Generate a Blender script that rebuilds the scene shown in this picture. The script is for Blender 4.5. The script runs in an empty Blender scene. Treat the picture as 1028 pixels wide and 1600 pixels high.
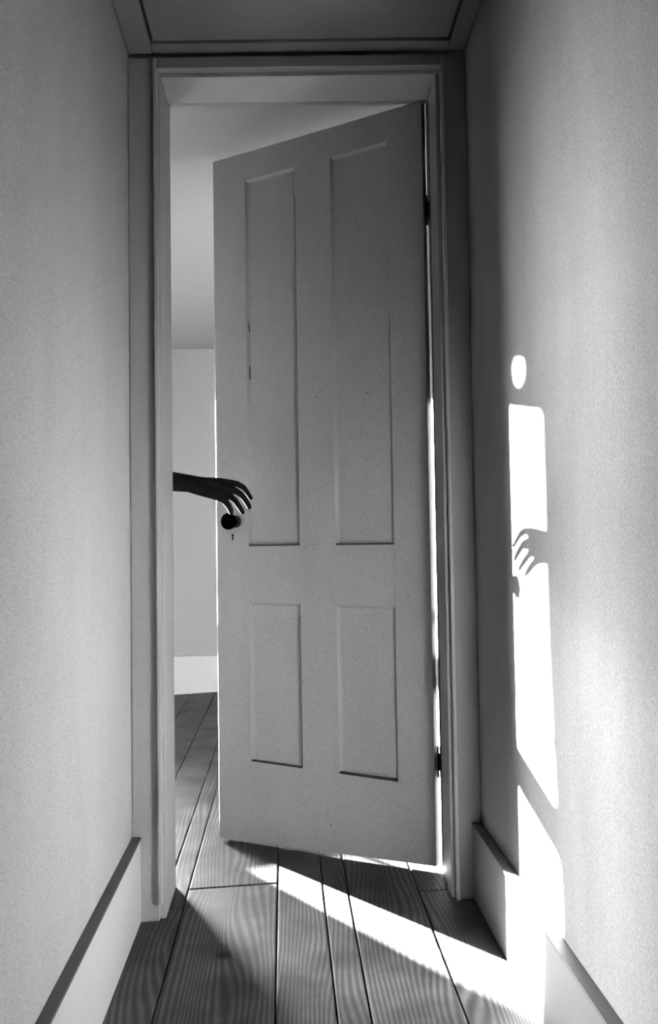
import bpy, bmesh, math, random
from mathutils import Vector, Matrix, noise
random.seed(7)
S = bpy.context.scene
COL = S.collection

# ------------------------------------------------------------------ camera
CAM_Z = .86
cd = bpy.data.cameras.new('camera'); cam = bpy.data.objects.new('camera', cd); COL.objects.link(cam)
pitch, roll = math.radians(2.2), .013
fw = Vector((0, math.cos(pitch), math.sin(pitch))); up = Vector((0, -math.sin(pitch), math.cos(pitch))); rt = Vector((1, 0, 0))
r2 = rt * math.cos(roll) - up * math.sin(roll); u2 = up * math.cos(roll) + rt * math.sin(roll)
m = Matrix((r2, u2, -fw)).transposed().to_4x4(); m.translation = (0, 0, CAM_Z)
cam.matrix_world = m
cd.sensor_fit = 'VERTICAL'; cd.sensor_height = 36; cd.lens = 36 * 1300 / 1600
cd.shift_x = 69 / 1600; cd.clip_start = .02
S.camera = cam

# ------------------------------------------------------------------ sky and sun
w = bpy.data.worlds.new('world'); S.world = w; w.use_nodes = True
w.node_tree.nodes['Background'].inputs[0].default_value = (1, 1, 1, 1)
w.node_tree.nodes['Background'].inputs[1].default_value = 700.0
sl = bpy.data.lights.new('sun', 'SUN'); sl.energy = 1300; sl.angle = math.radians(.45); sl.color = (1, 1, 1)
so = bpy.data.objects.new('sun', sl); COL.objects.link(so)
SUN = Vector((.6247, -.7809, -.1593)).normalized()
so.rotation_euler = SUN.to_track_quat('-Z', 'Y').to_euler(); so.location = (-8, 13, 4)
# portal in the window opening, guides the sky light through the opening
pl = bpy.data.lights.new('window_portal', 'AREA'); pl.shape = 'RECTANGLE'; pl.size = 1.0; pl.size_y = 1.42
pl.cycles.is_portal = True
po = bpy.data.objects.new('window_portal', pl); COL.objects.link(po); po.location = (-2.055, 5.22, 1.235)
po.rotation_euler = (math.radians(-90), 0, 0)

S.view_settings.view_transform = 'Standard'; S.view_settings.look = 'None'
S.view_settings.exposure = 0.0; S.view_settings.gamma = 1; S.view_settings.use_curve_mapping = False
S.cycles.max_bounces = 16; S.cycles.diffuse_bounces = 12; S.cycles.transparent_max_bounces = 8
S.cycles.use_denoising = True; S.cycles.sample_clamp_indirect = 20

# ------------------------------------------------------------------ materials
def mat(name, v, rough=.6, spec=.3, speck=.0, speck_scale=300, stretch=(1, 1, 1), mottle=.0, mottle_scale=6, bump=0, bump_scale=120, metal=0):
    m = bpy.data.materials.new(name); m.use_nodes = True
    n, l = m.node_tree.nodes, m.node_tree.links
    b = n['Principled BSDF']; b.inputs['Roughness'].default_value = rough
    b.inputs['Specular IOR Level'].default_value = spec; b.inputs['Metallic'].default_value = metal
    tc = n.new('ShaderNodeTexCoord'); mp = n.new('ShaderNodeMapping'); mp.inputs['Scale'].default_value = stretch
    l.new(tc.outputs['Object'], mp.inputs['Vector'])
    of = n.new('ShaderNodeMapping'); of.inputs['Location'].default_value = (.1234, .0457, .0311); of.inputs['Rotation'].default_value = (.4, .3, .2); l.new(tc.outputs['Object'], of.inputs['Vector'])
    last = n.new('ShaderNodeValue'); last.outputs[0].default_value = v; last = last.outputs[0]
    for amp, sc, src in ((speck, speck_scale, of.outputs['Vector']), (mottle, mottle_scale, mp.outputs['Vector'])):
        if amp:
            t = n.new('ShaderNodeTexNoise'); t.inputs['Scale'].default_value = sc; t.inputs['Detail'].default_value = 3
            l.new(src, t.inputs['Vector'])
            r = n.new('ShaderNodeMapRange'); r.inputs['From Min'].default_value = .3; r.inputs['From Max'].default_value = .7
            r.inputs['To Min'].default_value = 1 - amp; r.inputs['To Max'].default_value = 1 + amp
            l.new(t.outputs['Fac'], r.inputs['Value'])
            q = n.new('ShaderNodeMath'); q.operation = 'MULTIPLY'; l.new(last, q.inputs[0]); l.new(r.outputs[0], q.inputs[1]); last = q.outputs[0]
    l.new(last, b.inputs['Base Color'])
    if bump:
        t = n.new('ShaderNodeTexNoise'); t.inputs['Scale'].default_value = bump_scale; t.inputs['Detail'].default_value = 4
        l.new(mp.outputs['Vector'], t.inputs['Vector'])
        bp = n.new('ShaderNodeBump'); bp.inputs['Strength'].default_value = bump; bp.inputs['Distance'].default_value = .002
        l.new(t.outputs['Fac'], bp.inputs['Height']); l.new(bp.outputs[0], b.inputs['Normal'])
    return m
M = {}
M['wall'] = mat('wall_plaster', .25, .8, .15, .2, 260, (1, 1, .35), .05, 9, .25, 60)
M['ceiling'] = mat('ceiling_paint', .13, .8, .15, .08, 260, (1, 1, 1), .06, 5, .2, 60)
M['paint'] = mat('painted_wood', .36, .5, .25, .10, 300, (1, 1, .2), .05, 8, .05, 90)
M['door'] = mat('door_paint', .27, .5, .3, .22, 330, (1, 1, .3), .06, 6, .15, 90)
M['cap'] = mat('dark_cap', .05, .6, .3, .1, 200)  # one dark tone for the baseboard tops
M['far_wall'] = mat('far_room_whitewash', .25, .8, .15, .06, 260)
M['wall_r'] = mat('darkened_right_plaster', .185, .85, .1, .2, 260, (1, 1, .25), .08, 10, .25, 60)  # right wall darker than the left, deepening the shade on it by colour
M['frame'] = mat('shaded_frame_paint', .2, .5, .3, .06, 300, (1, 1, .2), .05, 8, .15, 90)  # darker copy of the trim paint, shade put in for head and right side
M['base_r'] = mat('darkened_baseboard_paint', .11, .6, .15, .06, 300)  # right baseboard darkened to offset strong sky and bounced sunlight
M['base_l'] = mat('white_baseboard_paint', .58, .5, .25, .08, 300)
M['rabbet'] = mat('darkened_rabbet', .022, .8, .1, .1, 200)  # colour darkened to cut sunlight bouncing in the hinge crack
M['back'] = mat('darkened_back_wall', .08, .7, .2, .2, 40, (8, 1, .3))  # unseen wall behind the camera, made dark to cut bounced light
M['gap_and_strip'] = mat('dark_joint_and_strip', .03, .9, .1)  # dark tone of ceiling joints, panel-edge strips, paint cracks and chips
M['knob'] = mat('black_porcelain', .0004, .9, .0)
M['iron'] = mat('worn_iron', .012, .7, .1, .3, 200)
M['skin'] = mat('silhouette_skin', .005, .7, .06, .15, 120, bump=.3, bump_scale=150)  # backlit silhouette put into the skin colour, near black
M['cloth'] = mat('dark_cloth', .06, .9, .1, .1, 200)
M['hair'] = mat('dark_hair', .02, .6, .3, .2, 90, (1, 1, .1))
M['curtain'] = mat('curtain_cloth', .45, .9, .1, .05, 200)
M['blind'] = mat('blind_cloth', .5, .9, .1, .03, 200)
M['ground'] = mat('ground', .05, .9, .1, .2, 3)
M['subfloor'] = mat('subfloor', .03, .9, .1)

def glass_mat():
    m = bpy.data.materials.new('window_glass'); m.use_nodes = True
    n, l = m.node_tree.nodes, m.node_tree.links; n.remove(n['Principled BSDF'])
    t = n.new('ShaderNodeBsdfTransparent'); g = n.new('ShaderNodeBsdfGlossy'); g.inputs['Roughness'].default_value = .02
    f = n.new('ShaderNodeFresnel'); x = n.new('ShaderNodeMixShader')
    l.new(f.outputs[0], x.inputs[0]); l.new(t.outputs[0], x.inputs[1]); l.new(g.outputs[0], x.inputs[2])
    l.new(x.outputs[0], n['Material Output'].inputs[0]); return m
M['glass'] = glass_mat()

def plank_mat():
    m = bpy.data.materials.new('floor_boards'); m.use_nodes = True
    n, l = m.node_tree.nodes, m.node_tree.links; b = n['Principled BSDF']
    b.inputs['Roughness'].default_value = .55; b.inputs['Specular IOR Level'].default_value = .08
    def mth(op, a, c=None, cl=False):
        q = n.new('ShaderNodeMath'); q.operation = op; q.use_clamp = cl
        for i, v in enumerate((a, c)):
            if v is None: continue
            if isinstance(v, (int, float)): q.inputs[i].default_value = v
            else: l.new(v, q.inputs[i])
        return q.outputs[0]
    def nz(vec, sc, det=3):
        t = n.new('ShaderNodeTexNoise'); t.inputs['Scale'].default_value = sc; t.inputs['Detail'].default_value = det
        l.new(vec, t.inputs['Vector']); return t.outputs['Fac']
    tc = n.new('ShaderNodeTexCoord'); oi = n.new('ShaderNodeObjectInfo')
    off = n.new('ShaderNodeCombineXYZ'); l.new(mth('MULTIPLY', oi.outputs['Random'], 7.0), off.inputs[0]); l.new(mth('MULTIPLY', oi.outputs['Random'], 23.0), off.inputs[1])
    va = n.new('ShaderNodeVectorMath'); va.operation = 'ADD'; l.new(tc.outputs['Object'], va.inputs[0]); l.new(off.outputs[0], va.inputs[1])
    st = n.new('ShaderNodeMapping'); st.inputs['Scale'].default_value = (1, .16, 1); l.new(va.outputs[0], st.inputs[0])
    field = nz(st.outputs[0], 5.5, 1.5)                    # smooth field that bends the growth lines
    sx = n.new('ShaderNodeSeparateXYZ'); l.new(va.outputs[0], sx.inputs[0])
    rings = mth('SINE', mth('ADD', mth('MULTIPLY', field, 115), mth('MULTIPLY', sx.outputs[0], 600)))
    rings = mth('POWER', mth('ADD', mth('MULTIPLY', rings, .5), .5), 1.3)
    fine = n.new('ShaderNodeMapping'); fine.inputs['Scale'].default_value = (1, .05, 1); l.new(va.outputs[0], fine.inputs[0])
    fib = nz(fine.outputs[0], 300, 3)
    stain = nz(tc.outputs['Object'], 7, 4)
    st2 = n.new('ShaderNodeMapRange'); st2.inputs['From Min'].default_value = .35; st2.inputs['From Max'].default_value = .62
    st2.inputs['To Min'].default_value = .5; st2.inputs['To Max'].default_value = 1.12; l.new(stain, st2.inputs[0])
    # a round knot in the wide board in front of the doorway
    dv = n.new('ShaderNodeVectorMath'); dv.operation = 'DISTANCE'; l.new(tc.outputs['Object'], dv.inputs[0]); dv.inputs[1].default_value = (-.142, 1.80, -.016)
    kn = n.new('ShaderNodeMapRange'); kn.inputs['From Min'].default_value = .011; kn.inputs['From Max'].default_value = .022
    kn.inputs['To Min'].default_value = .25; kn.inputs['To Max'].default_value = 1; l.new(dv.outputs['Value'], kn.inputs[0])
    c = mth('ADD', .022, mth('MULTIPLY', rings, .034))
    c = mth('MULTIPLY', c, mth('ADD', .7, mth('MULTIPLY', fib, .6)))
    c = mth('MULTIPLY', c, st2.outputs[0]); c = mth('MULTIPLY', c, kn.outputs[0])
    l.new(c, b.inputs['Base Color'])
    bp = n.new('ShaderNodeBump'); bp.inputs['Strength'].default_value = .12; bp.inputs['Distance'].default_value = .0008
    l.new(mth('ADD', rings, fib), bp.inputs['Height']); l.new(bp.outputs[0], b.inputs['Normal'])
    return m
M['plank'] = plank_mat()

# ------------------------------------------------------------------ helpers
def fz(x): return .056 * (x - .39) + .020          # the old floor falls away to the left

def box(bm, x0, x1, y0, y1, z0, z1, bev=0, tilt=0):
    """tilt: 1 = bottom follows the floor, 2 = top and bottom follow it (z given above the floor)"""
    vs = []
    for x in (x0, x1):
        for y in (y0, y1):
            for z, k in ((z0, tilt >= 1), (z1, tilt == 2)):
                vs.append(bm.verts.new((x, y, z + (fz(x) if k else 0))))
    fs = [bm.faces.new([vs[i] for i in q]) for q in ((0, 1, 3, 2), (4, 6, 7, 5), (0, 4, 5, 1), (2, 3, 7, 6), (0, 2, 6, 4), (1, 5, 7, 3))]
    if bev:
        es = list({e for f in fs for e in f.edges})
        bmesh.ops.bevel(bm, geom=es, offset=bev, segments=2, affect='EDGES', profile=.6)
    return bm

def obj(name, bm, material, parent=None, smooth=False):
    bmesh.ops.recalc_face_normals(bm, faces=bm.faces)
    me = bpy.data.meshes.new(name); bm.to_mesh(me); bm.free()
    me.materials.append(M[material])
    if smooth:
        for p in me.polygons: p.use_smooth = True
    o = bpy.data.objects.new(name, me); COL.objects.link(o)
    if parent: o.parent = parent
    return o
def struct(name, bm, material, label=None):
    o = obj(name, bm, material); o['kind'] = 'structure'
    if label: o['label'] = label
    return o
def empty(name, loc=(0, 0, 0), rz=0, **props):
    o = bpy.data.objects.new(name, None); COL.objects.link(o); o.location = loc; o.rotation_euler = (0, 0, rz)
    for k, v in props.items(): o[k] = v
    return o
def B(*a, **k): return box(bmesh.new(), *a, **k)

# ------------------------------------------------------------------ setting: the hall
XL, XR = -.370, .455            # hall side walls
YE, YW = 2.0, 2.16              # end wall, near and far face
ZC = 2.062                      # ceiling
JL, JR = -.293, .388            # faces of the door jambs
YB = -1.6; YF = 5.08; XFL, XFR = -3.0, 1.65

f = struct('floor', B(XFL - .1, XFR + .1, YB - .1, YF + .1, -.12, -.012, tilt=2), 'subfloor', 'old floor of dark grained boards running into the far room')
bm = bmesh.new()
def plank(x0, x1, y0, y1):
    g = .0017
    obj('plank', B(x0 + g, x1 - g, y0 + .0012, y1 - .0012, -.011, random.uniform(-.0012, .0008), bev=.0028, tilt=2), 'plank', f)
JOINT = 2.157
for x0, x1, ys in ((-.368, -.258, (-1.6, .55, 2.05)), (-.258, -.03, (-1.6, .2, JOINT)), (-.03, .083, (-1.6, 1.05, 3.6, 5.08)), (.083, .144, (-1.6, 0.1, 4.1, 5.08)),
                   (.144, .312, (-1.6, .8, 3.1, 5.08)), (.312, .453, (-1.6, -.2, 2.05, 3.5, 5.08)),
                   (-.258, -.03, (JOINT, 4.2, 5.08)), (-.312, -.258, (2.05, 5.08)), (-.43, -.312, (2.05, 4.7, 5.08))):
    for a, b in zip(ys, ys[1:]): plank(x0, x1, a, b)
x = -.43
while x > XFL + .02:
    wd = random.choice((.12, .15, .19, .22)); x1 = max(x - wd, XFL)
    j = random.uniform(3, 4.4); plank(x1, x, 2.05, j); plank(x1, x, j, 5.08); x = x1
x = .453
while x < XFR - .02:
    wd = random.choice((.12, .15, .19, .22)); x1 = min(x + wd, XFR)
    j = random.uniform(3, 4.4); plank(x, x1, 2.05, j); plank(x, x1, j, 5.08); x = x1

struct('wall_left', B(XL - .12, XL, YB, YE, -.1, ZC + .05), 'wall')
struct('wall_right', B(XR, XR + .12, YB, YE, -.1, ZC + .05), 'wall_r')
struct('wall_back', B(XL - .12, XR + .12, YB - .1, YB, -.1, ZC + .05), 'back')
# end wall with the door opening, and the same wall seen from the far room
bm = bmesh.new()
box(bm, XFL - .1, JL - .025, YE + .002, YW, -.2, ZC + .04)
box(bm, JR + .03, XFR + .1, YE + .002, YW, -.2, ZC + .04)
box(bm, JL - .026, JR + .031, YE + .002, YW, 2.04, ZC + .04)
struct('wall_end', bm, 'wall')

# hall ceiling: sheet, border strips and dark joints between them
c = struct('ceiling', B(XL - .12, XR + .12, YB - .1, YE + .15, ZC + .012, ZC + .1), 'gap_and_strip', 'low hall ceiling with a bordered panel')
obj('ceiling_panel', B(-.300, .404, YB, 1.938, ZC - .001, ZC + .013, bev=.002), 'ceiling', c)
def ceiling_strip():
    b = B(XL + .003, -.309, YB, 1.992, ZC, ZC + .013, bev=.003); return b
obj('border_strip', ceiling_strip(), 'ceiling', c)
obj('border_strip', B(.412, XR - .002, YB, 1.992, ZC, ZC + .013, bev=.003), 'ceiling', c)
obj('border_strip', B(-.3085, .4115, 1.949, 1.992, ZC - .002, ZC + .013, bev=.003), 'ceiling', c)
struct('ceiling_far_room', B(XFL - .1, XFR + .1, YW, YF + .15, ZC + .004, ZC + .1), 'far_wall')

# baseboards with a thin dark cap
def baseboard(name, x0, x1, h, mt):
    o = struct(name, B(x0, x1, YB, 1.997, -.01, h, bev=.0015, tilt=1), mt)
    cp = obj('cap', B(min(x0, x1) + (0 if x0 < 0 else -.002), max(x0, x1) + (.002 if x0 < 0 else 0), YB, 1.9965, h + .0004, h + .006, bev=.0012), 'cap', o)
    cp['label'] = 'dark top edge'
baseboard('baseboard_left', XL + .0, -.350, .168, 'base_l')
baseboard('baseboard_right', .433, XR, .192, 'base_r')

# ------------------------------------------------------------------ door frame
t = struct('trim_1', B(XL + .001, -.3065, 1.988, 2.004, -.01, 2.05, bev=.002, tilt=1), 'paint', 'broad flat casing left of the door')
obj('bead', B(-.3075, -.299, 1.978, 2.002, .02, 2.046, bev=.002, tilt=0), 'paint', t)
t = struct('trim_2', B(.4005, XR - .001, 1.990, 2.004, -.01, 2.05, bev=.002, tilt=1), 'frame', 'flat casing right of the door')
obj('bead', B(.3925, .4005, 1.984, 2.004, .0, 2.046, bev=.002), 'paint', t)
t = struct('trim_3', B(-.299, .3925, 1.978, 2.002, 2.0185, 2.046, bev=.002), 'frame', 'narrow head casing above the door')

struct('trim_4', B(JL - .024, JL, 2.0, 2.178, -.01, 2.034, bev=.0015, tilt=1), 'paint', 'left door jamb')
# right jamb: stop proud of the rabbet in which the leaf hangs
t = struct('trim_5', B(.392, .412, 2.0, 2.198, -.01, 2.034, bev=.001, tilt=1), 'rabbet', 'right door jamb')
obj('door_stop', B(.383, .3945, 2.004, 2.06, -.005, 2.012, bev=.002), 'frame', t)
obj('door_stop', B(.3872, .3945, 2.062, 2.122, -.005, 2.012, bev=.0015), 'frame', t)
t = struct('trim_6', B(JL, .394, 2.0, 2.178, 2.029, 2.04), 'frame', 'head jamb')
obj('door_stop', B(JL + .001, .3935, 2.004, 2.125, 2.010, 2.030, bev=.0015), 'paint', t)
# casings on the far-room side
struct('trim_7', B(JL - .09, JL - .012, 2.16, 2.19, -.02, 2.05, bev=.003, tilt=1), 'paint', 'left casing on the far side of the doorway')
struct('trim_8', B(.402, .48, 2.16, 2.19, -.02, 2.05, bev=.003, tilt=1), 'paint', 'right casing on the far side of the doorway')

# ------------------------------------------------------------------ door leaf
TH = math.radians(30.21); FX, FY = .3740, 2.1536; LT = .026
door = empty('door_1', (FX, FY, 0), -TH, kind='structure', label='white painted four-panel door standing ajar')
def bot(s): return .034 - .0575 * s           # bottom edge trimmed to the sloping floor
def leafbox(s0, s1, z0, z1, v0=0, v1=LT, bev=.0012, follow=False):
    b = B(-s1, -s0, v0, v1, z0, z1)
    if follow:
        for v in b.verts:
            if abs(v.co.z - z0) < 1e-6: v.co.z = bot(-v.co.x)
    if bev: bmesh.ops.bevel(b, geom=b.edges[:], offset=bev, segments=2, affect='EDGES', profile=.6)
    return b
W = .6715; SA, SB, SC, SD = .100, .272, .386, .556
ZT, Z1, Z2, Z3, Z4 = 2.025, 1.941, .855, .690, .233
obj('stile', leafbox(0, SA, 0, ZT, follow=True, bev=.0009), 'door', door)
b = leafbox(SD, W, 0, ZT, follow=True, bev=0)
es = [e for e in b.edges if all(v.co.x < -W + .001 and v.co.z < .1 for v in e.verts)]
bmesh.ops.bevel(b, geom=es, offset=.010, segments=4, affect='EDGES', profile=.5)
es = [e for e in b.edges if all(v.co.x < -W + .001 and v.co.y < .001 for v in e.verts)]
bmesh.ops.bevel(b, geom=es, offset=.0028, segments=4, affect='EDGES', profile=.5)
obj('stile', b, 'door', door)
for a, b_, fl in ((Z1, ZT, 0), (Z3, Z2, 0), (0, Z4, 1)):
    obj('rail', leafbox(SA, SD, a, b_, v0=.0003, v1=LT - .0003, follow=bool(fl), bev=.0005), 'door', door)
for a, b_ in ((Z2, Z1), (Z4, Z3)): obj('mullion', leafbox(SB, SC, a, b_, v0=.0003, v1=LT - .0003, bev=.0005), 'door', door)
def panel(s0, s1, z0, z1):
    """sunk panel: a small ovolo slope round a flat field"""
    bm = bmesh.new()
    for side in (0, 1):
        v = lambda d: (d if side == 0 else LT - d)
        rings = []
        for ins, dep in ((-.001, .0010), (.0005, .0035), (.0035, .0085), (.0075, .0105), (.0095, .0108)):
            rings.append([bm.verts.new(p) for p in ((-s0 - ins, v(dep), z0 + ins), (-s1 + ins, v(dep), z0 + ins), (-s1 + ins, v(dep), z1 - ins), (-s0 - ins, v(dep), z1 - ins))])
        for a, b in zip(rings, rings[1:]):
            for i in range(4): bm.faces.new((a[i], a[(i + 1) % 4], b[(i + 1) % 4], b[i]))
        bm.faces.new(rings[-1])
        if side == 0: first = rings[0]
        else:
            for i in range(4): bm.faces.new((first[i], first[(i + 1) % 4], rings[0][(i + 1) % 4], rings[0][i]))
    return bm
for s0, s1 in ((SA, SB), (SC, SD)):
    for z0, z1 in ((Z2, Z1), (Z4, Z3)): obj('panel', panel(s0, s1, z0, z1), 'door', door)
# dark strips along the panels' lower and hinge-side edges
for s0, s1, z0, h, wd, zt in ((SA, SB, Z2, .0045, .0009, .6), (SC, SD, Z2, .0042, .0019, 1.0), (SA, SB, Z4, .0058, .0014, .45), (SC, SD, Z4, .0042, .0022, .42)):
    obj('panel_edge_strip', leafbox(s0, s1, z0, z0 + h, v0=.0012, v1=.011, bev=0), 'gap_and_strip', door)
    obj('panel_edge_strip', leafbox(s0, s0 + wd, z0 + h, z0 + h + zt, v0=.0012, v1=.011, bev=0), 'gap_and_strip', door)
# thin board joint showing in the upper left panel and open cracks in the paint
def sliver(s, z0, z1, wd, lean=0, v=-.0004):
    b = B(-s - wd, -s + wd, v, v + .0012, z0, z1)
    for q in b.verts:
        if q.co.z > (z0 + z1) / 2: q.co.x += -lean
        q.co.x = -s + (q.co.x + s) * 1.0
    return b
for s, z0, z1, wd, ln, v in ((.549, 1.487, 1.525, .0014, .007, .0065), (.5495, 1.345, 1.385, .0015, 0, .0055)):
    obj('paint_crack', sliver(s, z0, z1, wd, ln, v), 'gap_and_strip', door)
# small chips in the paint
for s, z in ((.178, 1.268), (.172, 1.266), (.326, 1.27), (.313, 1.285), (.216, .545), (.380, .475), (.36, 1.71), (.31, .12), (.300, .09), (.45, .77)):
    bm = bmesh.new(); bmesh.ops.create_icosphere(bm, subdivisions=1, radius=.0022, matrix=Matrix.Translation((-s, 0.0072 if SA < s < SB or SC < s < SD else 0, z)) @ Matrix.Diagonal((1.3, .5, .6, 1)))
    obj('paint_chip', bm, 'gap_and_strip', door)

# knob with neck and rose, keyhole
def lathe(prof, seg=32):
    """profile of (radius, distance out of the door face) about the local -y axis"""
    bm = bmesh.new(); rs = []
    for r, d in prof:
        if r < 1e-5: rs.append([bm.verts.new((0, -d, 0))])
        else: rs.append([bm.verts.new((r * math.cos(a), -d, r * math.sin(a))) for a in (i * 2 * math.pi / seg for i in range(seg))])
    for a, b in zip(rs, rs[1:]):
        for i in range(seg):
            j = (i + 1) % seg
            if len(a) == 1: bm.faces.new((a[0], b[j], b[i]))
            elif len(b) == 1: bm.faces.new((a[i], a[j], b[0]))
            else: bm.faces.new((a[i], a[j], b[j], b[i]))
    return bm
def shift(bm, x, z):
    for v in bm.verts: v.co.x += x; v.co.z += z
    return bm
KS, KZ = .600, .928
kn = obj('knob', shift(lathe([(0, .056), (.010, .0555), (.0185, .052), (.0232, .046), (.0245, .040), (.0232, .033), (.018, .027), (.011, .0235), (.0085, .020), (.008, .004), (0, .003)]), -KS, KZ), 'knob', door, True)
kn['label'] = 'dark round doorknob'
rose = lathe([(0, .006), (.009, .0055), (.013, .0045), (.0145, .003), (.0165, .0022), (.018, .0002), (0, .0001)], 26)
o = obj('knob_rose', shift(rose, -KS, KZ), 'iron', door, True); o['label'] = 'worn dark metal rose'
for a in (20, 140, 260):
    r = math.radians(a); b = lathe([(0, .0052), (.002, .005), (.0024, .003), (0, .002)], 8)
    obj('screw', shift(b, -KS + .0165 * math.cos(r), KZ + .0165 * math.sin(r)), 'iron', door)
bm = bmesh.new()
bmesh.ops.create_cone(bm, segments=14, radius1=.0036, radius2=.0036, depth=.0012, cap_ends=True, matrix=Matrix.Translation((-.612, 0, .888)) @ Matrix.Rotation(math.pi / 2, 4, 'X'))
box(bm, -.6138, -.6102, -.0006, .0006, .872, .887)
o = obj('keyhole', bm, 'knob', door); o['label'] = 'small black keyhole'
for z in (.292, 1.74):
    bm = bmesh.new()
    bmesh.ops.create_cone(bm, segments=14, radius1=.0045, radius2=.0045, depth=.045, cap_ends=True, matrix=Matrix.Translation((.0035, LT + .0015, z)))
    box(bm, -.024, .0035, LT - .0005, LT + .001, z - .04, z + .04)
    obj('hinge', bm, 'iron', door)

# ------------------------------------------------------------------ far room
WX0, WX1, WZ0, WZ1, WY = -2.56, -1.55, .525, 1.955, 5.12
bm = bmesh.new()
box(bm, XFL - .1, WX0, YF, YF + .12, -.3, ZC + .1); box(bm, WX1, XFR + .1, YF, YF + .12, -.3, ZC + .1)
box(bm, WX0, WX1, YF, YF + .12, -.3, WZ0); box(bm, WX0, WX1, YF, YF + .12, WZ1, ZC + .1)
struct('wall_far', bm, 'far_wall')
struct('wall_far_left', B(XFL - .1, XFL, YW, YF, -.3, ZC + .05), 'far_wall')
struct('wall_far_right', B(XFR, XFR + .1, YW, YF, -.3, ZC + .05), 'far_wall')
struct('baseboard_far', B(XFL, XFR, YF - .018, YF, -.02, .188, bev=.002, tilt=1), 'base_l')
struct('baseboard_far_left', B(XFL, XFL + .018, YW, YF - .02, -.02, .188, bev=.002, tilt=1), 'paint')

win = empty('window_1', (0, 0, 0), 0, kind='structure', label='sash window of the far room')
ym, yn = WY - .018, WY + .018
obj('window_frame', B(WX0, WX0 + .03, ym - .01, yn + .01, WZ0, WZ1, bev=.002), 'paint', win)
obj('window_frame', B(WX1 - .03, WX1, ym - .01, yn + .01, WZ0, WZ1, bev=.002), 'paint', win)
obj('window_frame', B(WX0 + .03, WX1 - .03, ym - .01, yn + .01, WZ1 - .03, WZ1, bev=.002), 'paint', win)
obj('window_sill', B(WX0 + .03, WX1 - .03, ym - .025, yn + .03, WZ0, .578, bev=.002), 'paint', win)
obj('meeting_rail', B(WX0 + .03, WX1 - .03, ym, yn, 1.070, 1.165, bev=.002), 'paint', win)
obj('glazing_bar', B(WX0 + .03, WX1 - .03, WY - .008, WY + .008, 1.253, 1.275, bev=.001), 'paint', win)
for a, b_ in ((.578, 1.070), (1.165, 1.253), (1.275, WZ1 - .03)):
    obj('glazing_bar', B(-2.065, -2.045, WY - .008, WY + .008, a, b_, bev=.001), 'paint', win)
for a, b_ in ((.578, 1.070), (1.165, 1.253), (1.275, WZ1 - .03)):
    for x0, x1 in ((WX0 + .03, -2.065), (-2.045, WX1 - .03)):
        obj('pane', B(x0, x1, WY - .001, WY + .001, a, b_), 'glass', win)

# roller blind with a round finger hole near its hem
bl = empty('roller_blind', (-2.055, 5.09, 1.818), 0, label='pale roller blind drawn a little way down the far window', category='blind')
bm = bmesh.new(); HX, HZ, HR = -2.340 + 2.055, 1.903 - 1.818, .0205
x0, x1, z0, z1 = -.50, .50, 0, .15; a, b_ = HX - .05, HX + .05
def q(pts): bm.faces.new([bm.verts.new((p[0], 0, p[1])) for p in pts])
q(((x0, z0), (a, z0), (a, z1), (x0, z1))); q(((b_, z0), (x1, z0), (x1, z1), (b_, z1)))
N = 32
def edge(t):
    dx, dz = math.cos(t), math.sin(t)
    k = min([v for v in (((b_ - HX) / dx if dx > 1e-9 else 9), ((a - HX) / dx if dx < -1e-9 else 9), ((z1 - HZ) / dz if dz > 1e-9 else 9), ((z0 - HZ) / dz if dz < -1e-9 else 9))])
    return HX + k * dx, HZ + k * dz
ang = sorted([i * 2 * math.pi / N for i in range(N)] + [math.atan2(z - HZ, xx - HX) % (2 * math.pi) for xx in (a, b_) for z in (z0, z1)])
for t0, t1 in zip(ang, ang[1:] + [ang[0] + 2 * math.pi]):
    q(((HX + HR * math.cos(t0), HZ + HR * math.sin(t0)), edge(t0), edge(t1), (HX + HR * math.cos(t1), HZ + HR * math.sin(t1))))
bmesh.ops.remove_doubles(bm, verts=bm.verts, dist=1e-5)
bmesh.ops.recalc_face_normals(bm, faces=bm.faces)
g = bmesh.ops.extrude_face_region(bm, geom=bm.faces[:])
for v in g['geom']:
    if isinstance(v, bmesh.types.BMVert): v.co.y += .001
obj('blind_cloth', bm, 'blind', bl)
bm = bmesh.new(); bmesh.ops.create_cone(bm, segments=20, radius1=.016, radius2=.016, depth=1.0, cap_ends=True, matrix=Matrix.Translation((0, -.014, .155)) @ Matrix.Rotation(math.pi / 2, 4, 'Y'))
obj('roller', bm, 'blind', bl, True)

# curtain drawn to the left of the window, flaring at its foot
cu = empty('curtain', (-2.75, 5.03, .4), 0, label='heavy curtain gathered at the left side of the far window', category='curtain')
def cedge(z):
    P = [(.40, -2.325), (.55, -2.328), (.65, -2.368), (.72, -2.398), (.98, -2.428), (1.10, -2.415), (1.42, -2.395), (2.03, -2.392)]
    for (a0, b0), (a1, b1) in zip(P, P[1:]):
        if z <= a1: return b0 + (b1 - b0) * (z - a0) / (a1 - a0)
    return P[-1][1]
bm = bmesh.new(); NU, NV = 60, 40; G = []
for i in range(NV + 1):
    z = .40 + 1.62 * i / NV; row = []
    for j in range(NU + 1):
        u = j / NU; e = cedge(z); xx = -2.80 + (e + 2.80) * u
        row.append(bm.verts.new((xx + 2.75, .018 * math.sin(u * 30) * min(1, (1 - u) * 6), z - .4)))
    G.append(row)
for i in range(NV):
    for j in range(NU): bm.faces.new((G[i][j], G[i][j + 1], G[i + 1][j + 1], G[i + 1][j]))
bmesh.ops.recalc_face_normals(bm, faces=bm.faces)
g = bmesh.ops.extrude_face_region(bm, geom=bm.faces[:])
for v in g['geom']:
    if isinstance(v, bmesh.types.BMVert): v.co.y += .003
obj('curtain_cloth', bm, 'curtain', cu, True)
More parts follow.
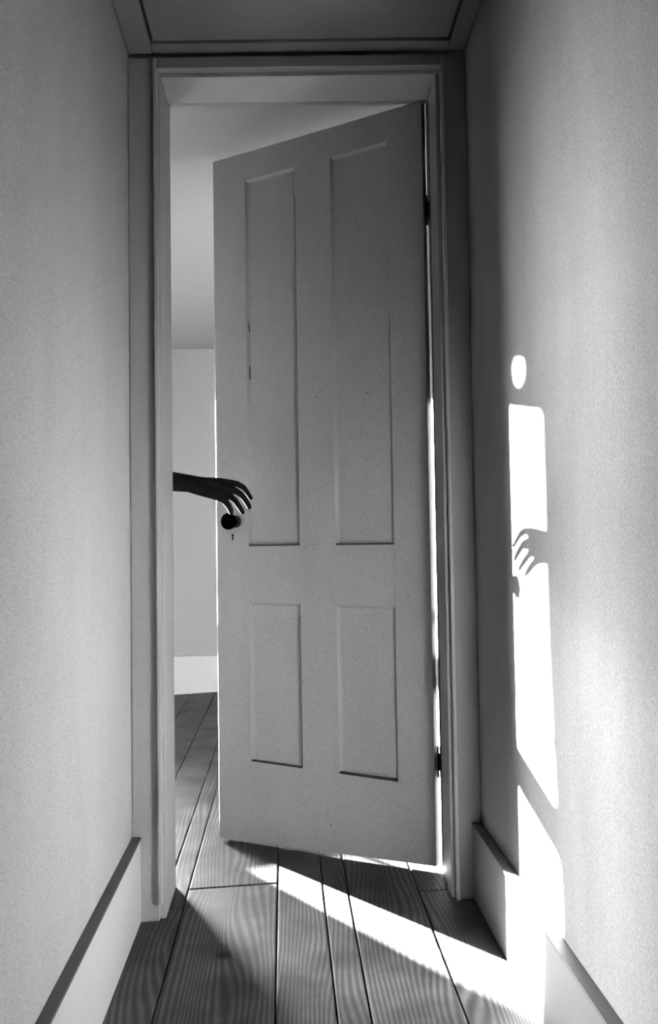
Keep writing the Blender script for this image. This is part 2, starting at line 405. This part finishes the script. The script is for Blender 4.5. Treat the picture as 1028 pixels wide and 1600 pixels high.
bm = bmesh.new(); bmesh.ops.create_cone(bm, segments=16, radius1=.01, radius2=.01, depth=1.4, cap_ends=True, matrix=Matrix.Translation((.65, .0, 1.632)) @ Matrix.Rotation(math.pi / 2, 4, 'Y'))
obj('curtain_rod', bm, 'iron', cu, True)

struct('ground', B(-150, 150, YF + .2, 260, -.9, -.7), 'ground', 'open ground outside the far window')

# nail in the right-hand hall wall
nl = obj('nail', B(XR - .006, XR, .998, 1.002, .52, .524, bev=.001), 'iron')
nl['label'] = 'tiny dark nail head in the right-hand hall wall above the baseboard'; nl['category'] = 'nail'

# ------------------------------------------------------------------ the person reaching for the knob
def capsule(bm, p0, r0, p1, r1, seg=16):
    p0, p1 = Vector(p0), Vector(p1); d = p1 - p0
    for p, r in ((p0, r0), (p1, r1)):
        bmesh.ops.create_uvsphere(bm, u_segments=seg, v_segments=10, radius=r, matrix=Matrix.Translation(p))
    if d.length > 1e-5:
        bmesh.ops.create_cone(bm, cap_ends=True, segments=seg, radius1=r0, radius2=r1, depth=d.length,
                              matrix=Matrix.Translation((p0 + p1) / 2) @ d.to_track_quat('Z', 'Y').to_matrix().to_4x4())
def chain(bm, pts, rs):
    for (a, ra), (b, rb) in zip(zip(pts, rs), list(zip(pts, rs))[1:]): capsule(bm, a, ra, b, rb)
def ell(bm, c, r):
    bmesh.ops.create_uvsphere(bm, u_segments=24, v_segments=16, radius=1, matrix=Matrix.Translation(c) @ Matrix.Diagonal((*r, 1)))
def remesh(bm, voxel, smooth=3, fac=.5):
    me = bpy.data.meshes.new('tmp'); bm.to_mesh(me); bm.free()
    o = bpy.data.objects.new('tmp', me); COL.objects.link(o)
    r = o.modifiers.new('r', 'REMESH'); r.mode = 'VOXEL'; r.voxel_size = voxel
    s = o.modifiers.new('s', 'SMOOTH'); s.iterations = smooth; s.factor = fac
    dg = bpy.context.evaluated_depsgraph_get(); res = bpy.data.meshes.new_from_object(o.evaluated_get(dg))
    bpy.data.objects.remove(o)
    return res

PX, PY = -.78, 2.47
person = empty('person', (PX, PY, fz(PX)), 0, category='person',
               label='person behind the left jamb, bare hand and forearm coloured as a dark silhouette, reaching above the doorknob')
def P(v): return Vector(v) - Vector((PX, PY, fz(PX)))
hb = bmesh.new()
WR = P((-.228, 2.263, 1.020))
# forearm, flattened a little at the wrist by two side-by-side chains
fore = [(-.47, 2.285, 1.050), (-.40, 2.27, 1.046), (-.30, 2.258, 1.033), (-.252, 2.260, 1.027)]
chain(hb, [P(p) for p in fore] , [.040, .038, .0262, .0235])
chain(hb, [P(p) for p in ((-.252, 2.260, 1.029), (-.222, 2.264, 1.029), (-.185, 2.276, 1.028))], [.0215, .0165, .0135])
chain(hb, [P(p) for p in ((-.252, 2.260, 1.023), (-.222, 2.262, 1.012), (-.192, 2.270, 1.000))], [.0215, .0200, .0165])
hand = dict(
    index=([(-.215, 2.268, 1.030), (-.178, 2.283, 1.031), (-.148, 2.297, 1.030), (-.131, 2.309, 1.028), (-.115, 2.322, 1.019), (-.104, 2.335, 1.004), (-.096, 2.347, .991)],
           [.0145, .0130, .0098, .0082, .0078, .0064, .0055]),
    middle=([(-.215, 2.266, 1.023), (-.180, 2.277, 1.020), (-.151, 2.288, 1.0125), (-.135, 2.300, 1.0085), (-.122, 2.312, 1.001), (-.109, 2.331, .983), (-.1005, 2.347, .966)],
            [.0150, .0140, .0105, .0088, .0086, .0076, .0064]),
    ring=([(-.215, 2.265, 1.016), (-.186, 2.272, 1.008), (-.160, 2.282, .9985), (-.147, 2.294, .991), (-.1375, 2.306, .982), (-.127, 2.326, .965), (-.1195, 2.341, .9515)],
          [.0150, .0135, .0105, .0084, .0080, .0070, .0060]),
    little=([(-.220, 2.264, 1.010), (-.195, 2.270, .999), (-.172, 2.281, .987), (-.164, 2.293, .979), (-.157, 2.305, .970), (-.152, 2.325, .958), (-.151, 2.338, .9505)],
            [.0150, .0125, .0098, .0080, .0076, .0066, .0056]),
    thumb=([(-.238, 2.272, 1.022), (-.212, 2.294, 1.024), (-.188, 2.316, 1.022), (-.170, 2.336, 1.013), (-.160, 2.350, 1.006)],
           [.0150, .0140, .0115, .0098, .0082]))
for k, (pts, rs) in hand.items(): chain(hb, [P(p) for p in pts], [r + (.0014 if k == 'little' else .0005) for r in rs])
hm = remesh(hb, .0014, 4, .5)
# rest of the figure, hidden behind the wall from the hall
bb = bmesh.new()
def A(x, y, z): return Vector((x, y, z))          # person-local: faces +x, height above the floor
chain(bb, [A(.0, 0, .96), A(-.01, 0, 1.12), A(0, 0, 1.25)], [.115, .105, .10])
for s in (-1, 1):
    chain(bb, [A(0, s * .045, .92), A(0, s * .05, 1.1), A(0, s * .065, 1.26)], [.105, .095, .085])
    chain(bb, [A(0, s * .02, 1.30), A(.0, s * .115, 1.275)], [.055, .05])
    chain(bb, [A(0, s * .075, .88), A(.01, s * .085, .47), A(-.01, s * .09, .09)], [.085, .052, .034])
    chain(bb, [A(-.03, s * .09, .045), A(.06, s * .1, .035), A(.13, s * .105, .025)], [.034, .034, .022])
sh = A(.03, -.135, 1.275); el = P(fore[0])
chain(bb, [sh, (sh + el) / 2, el, P(fore[1])], [.048, .042, .039, .0385])
chain(bb, [A(0, .14, 1.275), A(-.02, .18, 1.02), A(.03, .19, .80)], [.046, .038, .025])
chain(bb, [A(.03, .19, .80), A(.045, .19, .73)], [.026, .022])
for k in range(4): chain(bb, [A(.03 + .011 * k, .19, .745), A(.035 + .011 * k, .188, .69), A(.03 + .011 * k, .18, .66)], [.009, .0075, .0065])
chain(bb, [A(.05, .18, .79), A(.075, .17, .74)], [.012, .009])
chain(bb, [A(0, 0, 1.28), A(.012, 0, 1.37)], [.052, .046])
ell(bb, (.022, 0, 1.475), (.088, .070, .105)); ell(bb, (.045, 0, 1.425), (.058, .050, .055))
chain(bb, [A(.105, 0, 1.485), A(.122, 0, 1.462)], [.008, .012])
for s in (-1, 1): ell(bb, (.015, s * .071, 1.465), (.018, .008, .028)); ell(bb, (.098, s * .030, 1.485), (.010, .013, .008))
ell(bb, (.097, 0, 1.428), (.010, .024, .007))
bmm = remesh(bb, .006, 3, .5)
jm = bmesh.new(); jm.from_mesh(hm); jm.from_mesh(bmm); bpy.data.meshes.remove(hm); bpy.data.meshes.remove(bmm)
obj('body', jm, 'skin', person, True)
bm = bmesh.new(); ell(bm, (.0, 0, 1.505), (.098, .083, .095)); ell(bm, (-.045, 0, 1.44), (.058, .075, .10))
for v in bm.verts: v.co += v.normal * 0 + Vector((noise.noise(v.co * 25) * .006,) * 3)
obj('hair', bm, 'hair', person, True)
# sleeveless shirt and long skirt
def loft(rings, seg=40, fold=0, n=12):
    bm = bmesh.new(); R = []
    for z, rx, ry, cx in rings:
        R.append([bm.verts.new((cx + rx * math.cos(a) * (1 + fold * (1.3 - z) * math.sin(n * a)), ry * math.sin(a) * (1 + fold * (1.3 - z) * math.sin(n * a)), z)) for a in (i * 2 * math.pi / seg for i in range(seg))])
    for a, b in zip(R, R[1:]):
        for i in range(seg): bm.faces.new((a[i], a[(i + 1) % seg], b[(i + 1) % seg], b[i]))
    return bm
sb = bmesh.new()
chain(sb, [A(0, 0, .93), A(-.01, 0, 1.12), A(0, 0, 1.27)], [.123, .114, .106])
for s in (-1, 1):
    chain(sb, [A(0, s * .045, .92), A(0, s * .05, 1.1), A(0, s * .065, 1.26)], [.113, .105, .094])
    chain(sb, [A(0, s * .03, 1.29), A(.0, s * .12, 1.275)], [.062, .058])
m1 = sh + (el - sh) * .55
chain(sb, [sh, m1], [.057, .054]); chain(sb, [A(0, .14, 1.275), A(-.011, .162, 1.13)], [.056, .052])
sm = remesh(sb, .006, 4, .5); b2 = bmesh.new(); b2.from_mesh(sm); bpy.data.meshes.remove(sm)
obj('shirt', b2, 'cloth', person, True)
obj('skirt', loft([(.94, .135, .170, 0), (.85, .145, .185, 0), (.6, .15, .20, 0), (.35, .165, .215, 0), (.16, .17, .22, 0)], fold=.06), 'cloth', person, True)
